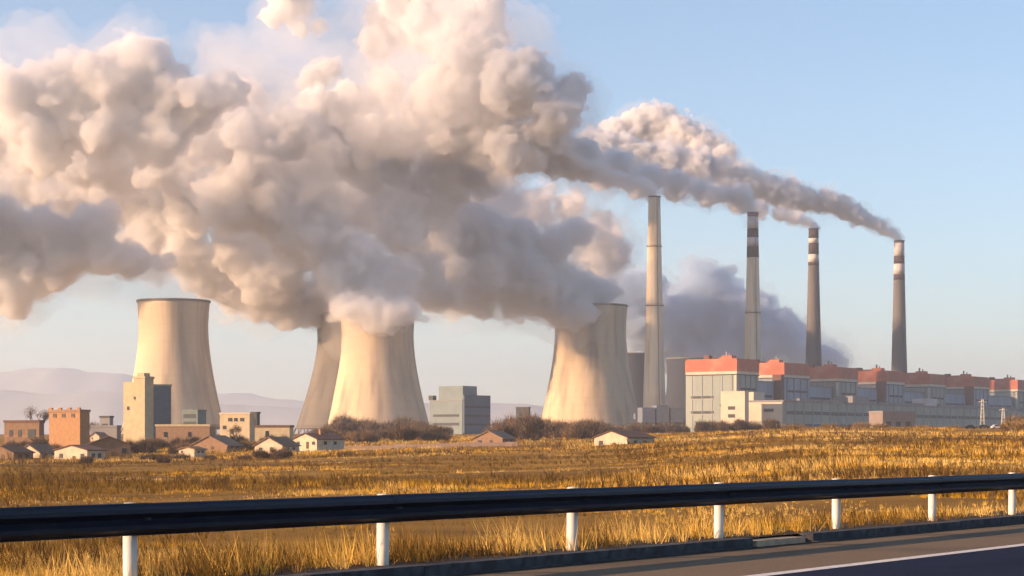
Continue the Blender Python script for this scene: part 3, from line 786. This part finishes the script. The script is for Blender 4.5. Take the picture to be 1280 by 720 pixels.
def car(px, ybase, depth, rz, paint, label):
    k = depth / FPX; x = (px - CX) * k
    r = empty('parked_car', (x, depth, gzf(x, depth) + 0.12), math.radians(rz)); tag(r, label, 'car', 'cars by the field edge')
    side = [(-2.2, 0.35), (2.2, 0.35), (2.25, 0.8), (1.3, 0.95), (0.75, 1.5), (-1.0, 1.55), (-1.9, 1.0), (-2.25, 0.9)]
    bd = MB().poly([(a, -0.85, z) for a, z in side], (0, 1.7, 0)).build('body', paint, r)
    MB().poly([(0.62, -0.87, 1.42), (1.12, -0.87, 0.98), (-1.6, -0.87, 1.02), (-0.95, -0.87, 1.46)], (0, 0.03, 0)).build('window', M_glass, bd)
    w = MB().tube((0, -0.1, 0), (0, 0.1, 0), 0.33, None, 14).mesh('wheel', M_tyre)
    for a in (-1.4, 1.4):
        for b in (-0.8, 0.8): link('wheel', w, None, r, (a, b, 0.33))
    for b in (-0.6, 0.6): MB().box(2.2, 2.27, b - 0.18, b + 0.18, 0.62, 0.76).build('headlight', M_carw, r)
car(1213, 535, 800, 4, M_carb, 'dark car, left one of two by the pale mast foot')
car(1230, 535, 800, -8, M_carb, 'dark car between the other dark car and the small white car')
car(1246, 535, 805, 10, M_carw, 'small white car right of the two dark cars')
# little pale marker post behind the kerb
g = RD(62.5, -1.3)
mp_ = empty('marker_post', (g.x, g.y, gzf(g.x, g.y) - 0.1)); tag(mp_, 'short pale marker post in the grass behind the guardrail', 'marker post')
MB().lathe([(0.07, 0), (0.07, 0.75), (0.03, 0.8)], 10).build('stake', M_post, mp_)
MB().lathe([(0.074, 0.6), (0.074, 0.7)], 10, cap=False).build('band', M_red, mp_)

# ------------------------------------------------------------------ shrubs and bare trees
def attr_mat(name, trans=0.25, rough=0.9):
    m, N, L = new_mat(name)
    out = N.new('ShaderNodeOutputMaterial')
    a = N.new('ShaderNodeAttribute'); a.attribute_name = 'tint'
    d = N.new('ShaderNodeBsdfDiffuse'); t = N.new('ShaderNodeBsdfTranslucent'); x = N.new('ShaderNodeMixShader')
    x.inputs[0].default_value = trans
    L.new(a.outputs['Color'], d.inputs['Color']); L.new(a.outputs['Color'], t.inputs['Color'])
    L.new(d.outputs[0], x.inputs[1]); L.new(t.outputs[0], x.inputs[2]); L.new(x.outputs[0], out.inputs['Surface'])
    return m
M_twig = attr_mat('twigs', 0.12)
M_grass = attr_mat('dry_grass', 0.3)
M_bark = surf('bark', (0.10, 0.075, 0.055), (0.14, 0.1, 0.07), scale=3, rough=0.95)
def set_tint(me, col):
    a = me.attributes.new('tint', 'FLOAT_COLOR', 'POINT')
    c = np.ones((len(me.vertices), 4), dtype=np.float32); c[:, :3] = col
    a.data.foreach_set('color', c.ravel())
def twig_cloud(name, seed, w, h, n, base, vary, size):
    r_ = np.random.default_rng(seed)
    lob = [(r_.uniform(-0.9, 0.9) * w, r_.uniform(-0.6, 0.6) * w, r_.uniform(0.12, 0.6) * h, r_.uniform(0.14, 0.36)) for _ in range(14)]
    V = np.empty((n, 3, 3)); C = np.empty((n, 3))
    for i in range(n):
        lx, ly, lz, lr = lob[r_.integers(len(lob))]
        d = r_.normal(size=3); d /= np.linalg.norm(d); q = r_.uniform(0.25, 1.0) ** 0.6
        c = np.array([lx + d[0] * lr * w * q * 0.9, ly + d[1] * lr * w * q * 0.9, max(0.0, lz + d[2] * lr * h * q)])
        up = np.array([d[0] * 0.7, d[1] * 0.7, 1.0]) + r_.normal(size=3) * 0.45; up /= np.linalg.norm(up)
        sd = np.cross(up, r_.normal(size=3)); sd /= np.linalg.norm(sd)
        L_ = size * r_.uniform(0.5, 2.3); wd = size * r_.uniform(0.03, 0.10)
        V[i] = (c - sd * wd, c + sd * wd, c + up * L_)
        C[i] = np.array(base) * r_.uniform(1 - vary, 1 + vary)
    me = mesh_np(name, V.reshape(-1, 3), np.arange(n * 3).reshape(-1, 3))
    set_tint(me, np.repeat(C, 3, 0)); me.materials.append(M_twig)
    return me
SH = [twig_cloud('crown', 11, 4.2, 5.0, 2600, (0.17, 0.115, 0.075), 0.55, 1.3), twig_cloud('crown', 12, 5.2, 4.2, 2600, (0.20, 0.135, 0.08), 0.55, 1.2),
      twig_cloud('crown', 13, 3.6, 5.5, 2200, (0.15, 0.11, 0.075), 0.55, 1.4), twig_cloud('crown', 14, 5.5, 3.4, 2200, (0.25, 0.165, 0.075), 0.5, 1.1)]
stem_me = MB()
for i in range(7):
    a = i * 0.9; stem_me.tube((0.2 * math.cos(a), 0.2 * math.sin(a), -0.4), (1.4 * math.cos(a), 1.2 * math.sin(a), 2.6 + 0.3 * (i % 3)), 0.09, 0.03, 5)
stem_me = stem_me.mesh('stem', M_bark)
def shrub(px, depth, s, kind, label, group, zoff=0.0):
    x = (px - CX) * depth / FPX
    r = empty('shrub', (x, depth, gzf(x, depth) - 0.25 + zoff), random.uniform(0, 6.28)); tag(r, label, 'shrub', group)
    r.scale = (s * random.uniform(0.85, 1.25), s * random.uniform(0.85, 1.25), s * random.uniform(0.8, 1.15))
    link('crown', SH[kind], None, r); link('stem', stem_me, None, r)
rs = random.Random(5)
for i in range(26): shrub(rs.uniform(405, 560), rs.uniform(1150, 1500), rs.uniform(1.1, 2.3), rs.randrange(3), 'bare brown shrub in the thicket at the cream tower foot', 'thicket at the cream tower foot')
for i in range(18): shrub(rs.uniform(400, 560), rs.uniform(780, 1000), rs.uniform(0.8, 1.2), rs.randrange(4), 'bare brown shrub in the thicket at the cream tower foot', 'thicket at the cream tower foot')
for i in range(30): shrub(rs.uniform(622, 742), rs.uniform(820, 1100), rs.uniform(1.1, 1.75) * (1.15 if rs.random() < 0.4 else 0.9), rs.randrange(3), 'dark bare shrub of the thicket left of the field house', 'thicket before the shaded tower')
for i in range(12): shrub(rs.uniform(740, 850), rs.uniform(1200, 1500), rs.uniform(1.0, 1.6), rs.randrange(4), 'brown shrub below the precipitator and pale chimney', 'shrubs below the pale chimney')
for i in range(16): shrub(rs.uniform(872, 968), rs.uniform(1050, 1300), rs.uniform(0.8, 1.35), rs.randrange(3), 'reddish brown shrub before the first boiler house', 'shrubs before the boiler house')
for i in range(12): shrub(rs.uniform(1270, 1306), rs.uniform(650, 760), rs.uniform(0.8, 1.3), 3, 'golden brown shrub at the right edge of the field', 'shrubs at the right edge')
for i in range(14): shrub(rs.uniform(985, 1240), rs.uniform(1000, 1300), rs.uniform(0.6, 1.0), 3, 'low golden shrub along the turbine hall foot', 'shrubs along the turbine hall')
for i in range(34): shrub(rs.uniform(-10, 430), rs.uniform(585, 760), rs.uniform(0.5, 1.0), rs.randrange(4), 'small brown shrub among the village houses', 'shrubs among the village houses')
for i in range(14): shrub(rs.uniform(-20, 440), rs.uniform(470, 530), rs.uniform(0.3, 0.55), rs.randrange(4), 'small brown shrub before the village houses', 'shrubs before the village houses')

def bare_tree(px, depth, H, seed, label):
    x = (px - CX) * depth / FPX
    r = empty('bare_tree', (x, depth, gzf(x, depth) - 0.2)); tag(r, label, 'tree', 'bare trees of the village')
    q = random.Random(seed); tr = MB()
    tips = []
    def grow(p, d, L_, rad, lev):
        e = p + d * L_; tr.tube(p, e, rad, rad * 0.65, 6 if lev < 2 else 4)
        if lev >= 4: tips.append(e); return
        for _ in range(3 if lev < 3 else 2):
            nd = (d + Vector((q.uniform(-0.7, 0.7), q.uniform(-0.7, 0.7), q.uniform(-0.1, 0.5)))).normalized()
            grow(e, nd, L_ * q.uniform(0.6, 0.8), rad * 0.62, lev + 1)
    grow(Vector((0, 0, 0)), Vector((0, 0, 1)), H * 0.3, H * 0.03, 0)
    tr.build('trunk', M_bark, r)
    n = len(tips) * 14; V = np.empty((n, 3, 3)); r2 = np.random.default_rng(seed)
    for i in range(n):
        c = np.array(tips[i % len(tips)]) + r2.normal(size=3) * H * 0.045
        d = r2.normal(size=3) + (0, 0, 0.6); d /= np.linalg.norm(d); s = np.cross(d, r2.normal(size=3)); s /= np.linalg.norm(s)
        V[i] = (c - s * 0.05, c + s * 0.05, c + d * H * 0.08)
    me = mesh_np('crown', V.reshape(-1, 3), np.arange(n * 3).reshape(-1, 3)); set_tint(me, np.tile((0.16, 0.12, 0.085), (n * 3, 1))); me.materials.append(M_twig)
    link('crown', me, None, r)
bare_tree(46, 760, 17, 3, 'bare tree left of the orange brick block')
bare_tree(296, 700, 9, 4, 'bare tree in front of the pale yellow block')
bare_tree(408, 640, 8, 6, 'bare tree right of the long dark roofed house')
bare_tree(118, 860, 10, 9, 'bare tree between brick block and grey block')

# ------------------------------------------------------------------ dry grass
def lattice_noise(x, y, seed):
    xi = np.floor(x).astype(int); yi = np.floor(y).astype(int); fx = x - xi; fy = y - yi
    fx = fx * fx * (3 - 2 * fx); fy = fy * fy * (3 - 2 * fy)
    def hsh(a, b):
        n = np.sin(a * 127.1 + b * 311.7 + seed * 17.3) * 43758.5453
        return n - np.floor(n)
    return (hsh(xi, yi) * (1 - fx) + hsh(xi + 1, yi) * fx) * (1 - fy) + (hsh(xi, yi + 1) * (1 - fx) + hsh(xi + 1, yi + 1) * fx) * fy
def grass(name, n, y0, y1, hgt, wid, blades, label, seed, umax=0.29, dmax=-0.55, dmin=-1e9, logp=1.0, hs=1.6, pal=None, thin=0.12):
    r = np.random.default_rng(seed)
    Yv = np.exp(r.uniform(np.log(y0), np.log(y1), n)) if logp else r.uniform(y0, y1, n)
    Xv = Yv * r.uniform(-umax, umax, n)
    d = CT * (Xv - RX0) - ST * Yv
    oct_ = lambda s, e: 0.45 * lattice_noise(Xv / (30.0 * s) + e, Yv / (26.0 * s), e) + 0.33 * lattice_noise(Xv / (9.0 * s) + e, Yv / (8.0 * s), e + 1) + 0.22 * lattice_noise(Xv / (2.7 * s), Yv / (2.7 * s) + e, e + 2)
    patch = oct_(1.0, 1); hue = oct_(hs, 11)
    far = np.clip((Yv - 235) / 60, 0, 1) * np.clip((520 - Yv) / 90, 0, 1) * np.clip((60 - Xv) / 60, 0, 1)     # browner sedge before the village
    patch = np.clip((patch - 0.3) / 0.4, 0, 1)
    dens = np.clip(thin + 1.1 * patch, 0, 1)
    lane = (np.abs(Xv - Yv * (1229 - CX) / FPX) < 9.5) & (Yv > 640) & (Yv < 830)      # trampled patch round the parked cars
    keep = ~lane & (d < dmax) & (d > dmin) & (r.uniform(0, 1, n) < dens)
    Xv, Yv, patch, far, hue = Xv[keep], Yv[keep], patch[keep], far[keep], hue[keep]; n = len(Xv)
    Zv = gz(Xv, Yv) - 0.03
    tall = (0.35 + 1.0 * patch) * r.uniform(0.6, 1.3, n) * (1 - 0.35 * far)
    gold = np.array([0.68, 0.385, 0.035]); straw = np.array([0.80, 0.54, 0.16]); brown = np.array([0.13, 0.065, 0.02]); olive = np.array([0.19, 0.125, 0.025])
    tone = 0.5 * lattice_noise(Xv / (24.0 * hs) + 40, Yv / (17.0 * hs), 21) + 0.5 * lattice_noise(Xv / (6.0 * hs), Yv / (5.0 * hs) + 40, 22)
    k1 = np.clip((tone - 0.38) / 0.24 + r.normal(size=n) * 0.22, 0, 1)[:, None]
    far = np.minimum(far + 0.0, 1.0)
    sel = np.clip((hue - 0.465 + 0.13 * far) / 0.08, 0, 1) * r.uniform(0.75, 1.0, n); sel = sel[:, None]
    c = (gold * k1 + straw * (1 - k1)) * (1 - sel) + (brown * (1 - 0.5 * k1) + olive * 0.5 * k1) * sel
    if pal is not None: c = np.array(pal) * np.ones((n, 1))
    c = c * r.uniform(0.65, 1.25, n)[:, None]
    nb = n * blades
    bx = np.repeat(Xv, blades) + r.normal(size=nb) * wid * 2.5; by = np.repeat(Yv, blades) + r.normal(size=nb) * wid * 2.5; bz = np.repeat(Zv, blades)
    hh = np.repeat(tall, blades) * hgt * r.uniform(0.6, 1.15, nb)
    ang = r.uniform(0, np.pi, nb); ww = wid * r.uniform(0.35, 0.8, nb)
    sc = np.repeat(np.sqrt(Yv / y0), blades); ww = ww * sc
    lean = r.normal(size=(nb, 2)) * 0.28; lean[:, 0] -= 0.10
    V = np.empty((nb, 3, 3))
    V[:, 0] = np.stack([bx - np.cos(ang) * ww, by - np.sin(ang) * ww, bz], 1)
    V[:, 1] = np.stack([bx + np.cos(ang) * ww, by + np.sin(ang) * ww, bz], 1)
    V[:, 2] = np.stack([bx + lean[:, 0] * hh, by + lean[:, 1] * hh, bz + hh], 1)
    me = mesh_np(name, V.reshape(-1, 3), np.arange(nb * 3).reshape(-1, 3))
    set_tint(me, np.repeat(np.repeat(c, blades, 0), 3, 0)); me.materials.append(M_grass)
    o = link(name, me); tag(o, label, 'grass', kind='stuff')
    return o
grass('dry_grass', 15000, 17, 60, 0.33, 0.012, 7, 'tall dry golden grass on the bank behind the guardrail', 21, dmin=-14, dmax=-0.12, hs=0.22, thin=0.1)
grass('dry_grass', 9000, 17, 75, 0.34, 0.012, 7, 'ragged dry grass fringe along the guardrail posts', 25, dmin=-1.8, dmax=0.2, hs=0.22, thin=0.35)
grass('dry_grass', 50000, 40, 190, 0.4, 0.022, 5, 'golden dry grass of the near field', 22, dmax=-6, hs=0.55, thin=0.0)
grass('dry_grass', 56000, 170, 520, 0.55, 0.07, 4, 'tufted golden and brown grass of the middle field', 23, dmax=-8, hs=1.1)
grass('dry_grass', 36000, 480, 1250, 0.8, 0.18, 3, 'far dry grass running up to the plant', 24, dmax=-8, hs=2.0)
grass('dry_weeds', 12000, 26, 160, 0.85, 0.02, 6, 'dark brown weed stalks in the near field', 31, dmax=-4, hs=1.0, pal=(0.10, 0.055, 0.02), thin=-0.35)
grass('dry_weeds', 15000, 150, 520, 1.2, 0.06, 5, 'dark brown weed stalks in the middle field', 32, dmax=-8, hs=1.0, pal=(0.11, 0.065, 0.022), thin=-0.35)
grass('dry_weeds', 4000, 400, 900, 1.8, 0.16, 5, 'dark brown brush round the village and below the plant', 33, dmax=-8, hs=1.0, pal=(0.11, 0.065, 0.028), thin=-0.6)

M_steam = [volume_mat('steam', (0.976, 0.978, 0.980), 0.11, 0.2), volume_mat('steam_mantle', (0.977, 0.979, 0.981), 0.040, 0.2), volume_mat('steam_veil', (0.98, 0.98, 0.985), 0.006, 0.2)]
M_smoke = [volume_mat('smoke', (0.972, 0.974, 0.975), 0.20, 0.2), volume_mat('smoke_mantle', (0.974, 0.975, 0.976), 0.08, 0.2), volume_mat('smoke_veil', (0.97, 0.97, 0.972), 0.008, 0.2)]
M_fars = [volume_mat('far_steam_shaded', (0.70, 0.81, 0.92), 0.06, 0.2), volume_mat('far_mantle_shaded', (0.72, 0.82, 0.92), 0.02, 0.2), volume_mat('far_veil_shaded', (0.82, 0.87, 0.92), 0.0015, 0.2)]  # far steam: shade put into a blue grey, less white colour
SEED = [150]
def plume(name, label, cat, group, pts, mats, voxel=3.0, turb=5.0, tsize=34.0, grow=9.0, n1=16, n2=7, veil=(), warp=1.0):
    """pts: (px, py, radius px, depth)"""
    SEED[0] += 7
    pf = [(P(x, y, z), r * z / FPX) for x, y, r, z in pts]
    root = empty(name, P(*[pts[0][0], pts[0][1], pts[0][3]])); tag(root, label, cat, group)
    inv = Matrix.Translation(-Vector(root.location))
    a = puff_union([(c, r * 0.86) for c, r in pf], voxel, SEED[0], n1, n2, turb * 1.25, tsize, 0.0, warp); a.transform(inv)
    link('dense_core', a, mats[0], root)
    m = wisp_union(pf, voxel * 1.0, SEED[0] + 3, 75, turb=turb * 0.8, turb_size=tsize * 0.5); m.transform(inv)
    link('mantle', m, mats[1], root)
    pf += [(P(x, y, z), r * z / FPX) for x, y, r, z in veil]
    b = puff_union(pf, voxel * 2.0, SEED[0] + 1, n1, 3, turb * 2.2, tsize * 1.1, grow * 1.3, warp); b.transform(inv)
    link('thin_veil', b, mats[2], root)
    return root
SMOKE = 'smoke plumes from the chimneys'; STEAM = 'steam plumes from the cooling towers'
plume('smoke_plume', 'smoke trailing left from the rightmost chimney with a grey shaded crest', 'smoke', SMOKE,
      [(1124, 297, 6, 2368), (1116, 290, 8, 2366), (1104, 284, 10, 2364), (1090, 277, 11, 2362), (1072, 269, 14, 2360), (1052, 259, 16, 2355), (1032, 252, 17, 2350), (1008, 249, 18, 2345),
       (985, 243, 20, 2340), (960, 236, 22, 2335), (930, 228, 24, 2330), (900, 218, 26, 2325), (865, 212, 28, 2320), (830, 203, 30, 2320), (790, 198, 32, 2320), (752, 190, 32, 2320),
       (905, 193, 18, 2420), (880, 182, 24, 2430), (850, 168, 27, 2440), (822, 153, 25, 2450), (795, 158, 26, 2450), (768, 172, 24, 2450)], M_smoke, 1.7, 3.2, 18, 3.0, 16, 7, warp=0.3)
plume('smoke_plume', 'smoke streaming left from the third chimney with the black cap', 'smoke', SMOKE,
      [(1017, 284, 6, 2210), (1008, 278, 8, 2208), (994, 272, 11, 2206), (975, 268, 10, 2204), (950, 262, 12, 2202), (920, 254, 14, 2200), (885, 245, 16, 2198), (845, 236, 18, 2196), (800, 228, 20, 2194), (755, 218, 22, 2192)],
      M_smoke, 1.7, 2.8, 16, 3.0, 16, 7, warp=0.2)
plume('smoke_plume', 'smoke rolling left from the red and white topped chimney', 'smoke', SMOKE,
      [(941, 264, 6, 2025), (935, 256, 8, 2024), (923, 248, 12, 2022), (902, 242, 12, 2020), (875, 236, 15, 2005), (845, 229, 17, 1990), (810, 222, 20, 1970), (770, 211, 23, 1945), (725, 197, 27, 1915), (690, 180, 30, 1890),
       (712, 112, 22, 1860), (694, 140, 34, 1845), (640, 108, 46, 1850), (590, 60, 50, 1880), (535, 25, 42, 1905), (560, 118, 48, 1890), (640, 190, 32, 1860), (520, -30, 50, 1910), (600, 10, 30, 1880), (625, 150, 36, 1900), (680, 175, 28, 1900)],
      M_smoke, 2.0, 4.5, 24, 8.0, warp=0.35, veil=[(560, 70, 70, 1820), (640, 60, 40, 1850), (720, 150, 30, 1890), (500, 130, 60, 1800)])
plume('smoke_plume', 'smoke drifting left from the pale unstriped chimney', 'smoke', SMOKE,
      [(817, 243, 7, 1900), (808, 237, 9, 1899), (797, 231, 11, 1898), (775, 225, 11, 1897), (750, 217, 14, 1896), (720, 208, 18, 1895), (685, 198, 22, 1893), (645, 190, 26, 1890), (600, 178, 32, 1890), (550, 172, 34, 1890),
       (500, 160, 34, 1890), (455, 165, 34, 1890), (430, 128, 26, 1900), (408, 88, 18, 1920), (392, 100, 20, 1920), (360, 12, 17, 1930), (382, 6, 15, 1930), (340, 20, 13, 1930), (352, -20, 24, 1930), (396, 32, 11, 1930), (372, 32, 11, 1930), (470, 55, 24, 1930), (490, 30, 30, 1960), (495, 175, 30, 1900), (400, 140, 34, 1880), (440, 140, 30, 1890), (480, 110, 26, 1900)],
      M_smoke, 2.0, 4.5, 24, 8.0, warp=0.35, veil=[(400, 95, 50, 1930), (330, 90, 45, 1930), (450, 90, 45, 1930), (360, 40, 45, 1930), (290, 90, 35, 1930), (470, 20, 40, 1930)])
plume('steam_plume', 'grey steam pouring left out of the shaded tower beside the pale chimney', 'steam', STEAM,
      [(738, 374, 34, 2090), (704, 394, 21, 2042), (726, 388, 22, 2038), (690, 384, 24, 2055), (712, 364, 36, 2070), (680, 352, 38, 2045), (645, 350, 40, 2020), (605, 346, 44, 2000), (565, 348, 42, 1985), (640, 305, 42, 2040), (590, 292, 46, 2015), (545, 300, 46, 1995),
       (696, 305, 26, 2040), (720, 292, 24, 2050), (745, 315, 36, 2170), (600, 378, 24, 2010), (640, 382, 22, 2030), (570, 375, 26, 1990), (668, 384, 20, 2040), (772, 318, 24, 2200), (758, 284, 20, 2190), (718, 262, 24, 2190), (665, 262, 30, 2190), (612, 250, 32, 2190)],
      M_steam, 2.3, 5.0)
plume('steam_plume', 'steam boiling up from the broad cream tower into a tall sunlit column', 'steam', STEAM,
      [(472, 382, 38, 1840), (444, 390, 23, 1795), (464, 396, 23, 1790), (486, 393, 22, 1790), (506, 386, 21, 1795), (430, 384, 20, 1805), (468, 358, 42, 1840), (452, 330, 40, 1840), (500, 350, 36, 1850), (430, 345, 36, 1835), (500, 270, 46, 1900), (478, 225, 34, 1920), (540, 245, 38, 1930), (410, 310, 42, 1850),
       (375, 290, 46, 1850), (345, 245, 50, 1850), (320, 200, 48, 1850), (350, 165, 42, 1850), (285, 165, 38, 1850), (255, 185, 34, 1850), (395, 235, 38, 1850), (300, 250, 44, 1850), (395, 190, 34, 1850), (440, 190, 38, 1890), (560, 205, 38, 1940), (600, 215, 30, 1950), (520, 210, 38, 1990), (525, 355, 36, 1930), (548, 372, 22, 1950)],
      M_steam, 2.3, 5.0)
plume('steam_plume', 'steam from the half hidden shaded tower sagging left below the cloud', 'steam', STEAM,
      [(441, 386, 36, 2060), (405, 376, 36, 2050), (365, 370, 34, 2040), (330, 382, 24, 2030), (295, 362, 32, 2030), (260, 340, 32, 2020), (230, 318, 34, 2010), (345, 340, 40, 2010), (300, 320, 40, 2010), (190, 290, 40, 2030), (150, 250, 46, 2050), (90, 235, 46, 2060), (215, 245, 42, 2040), (30, 220, 46, 2060), (215, 205, 42, 1960), (150, 205, 42, 1980), (165, 135, 36, 1900), (100, 195, 42, 1960), (245, 258, 42, 1990), (300, 130, 34, 1940), (440, 255, 46, 2030), (395, 300, 40, 2030)],
      M_steam, 2.3, 5.0)
plume('steam_plume', 'steam from the leftmost tower spreading left into the big peach cloud', 'steam', STEAM,
      [(196, 336, 18, 1807), (160, 330, 27, 1806), (122, 322, 30, 1805), (85, 325, 30, 1803), (45, 340, 38, 1802), (15, 368, 32, 1802), (-20, 330, 50, 1802), (0, 280, 42, 1805), (60, 290, 36, 1805), (115, 285, 32, 1807),
       (130, 100, 48, 1685), (175, 82, 42, 1685), (212, 118, 42, 1685), (82, 112, 44, 1685), (30, 122, 44, 1685), (250, 135, 34, 1687), (125, 165, 46, 1687), (200, 175, 42, 1687), (50, 180, 46, 1687), (-40, 160, 60, 1720), (-70, 250, 55, 1765), (280, 112, 26, 1687), (-150, 180, 70, 1740)],
      M_steam, 2.3, 5.0, veil=[(222, 374, 20, 1812), (208, 354, 18, 1810), (40, 85, 50, 1687), (-20, 100, 60, 1687), (260, 100, 45, 1687), (290, 140, 50, 1687), (330, 120, 45, 1687)])
plume('far_steam_plume', 'distant steam bank with shade painted blue grey, rising behind the chimneys', 'steam', STEAM,
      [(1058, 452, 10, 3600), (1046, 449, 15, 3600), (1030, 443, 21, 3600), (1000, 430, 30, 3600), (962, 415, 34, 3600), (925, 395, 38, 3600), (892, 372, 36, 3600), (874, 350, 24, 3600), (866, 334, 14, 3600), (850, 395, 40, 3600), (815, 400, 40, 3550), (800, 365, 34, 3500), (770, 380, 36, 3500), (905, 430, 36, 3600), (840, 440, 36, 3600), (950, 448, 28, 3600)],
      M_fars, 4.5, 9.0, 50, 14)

# ------------------------------------------------------------------ the air
M_haze = volume_mat('haze_air', (0.84, 0.92, 1.0), 0.00010, 0.35)
hz = MB().box(-16000, 16000, -2500, 16000, -60, 600).build('haze', M_haze)
tag(hz, 'pale winter haze over the whole plain', kind='stuff')
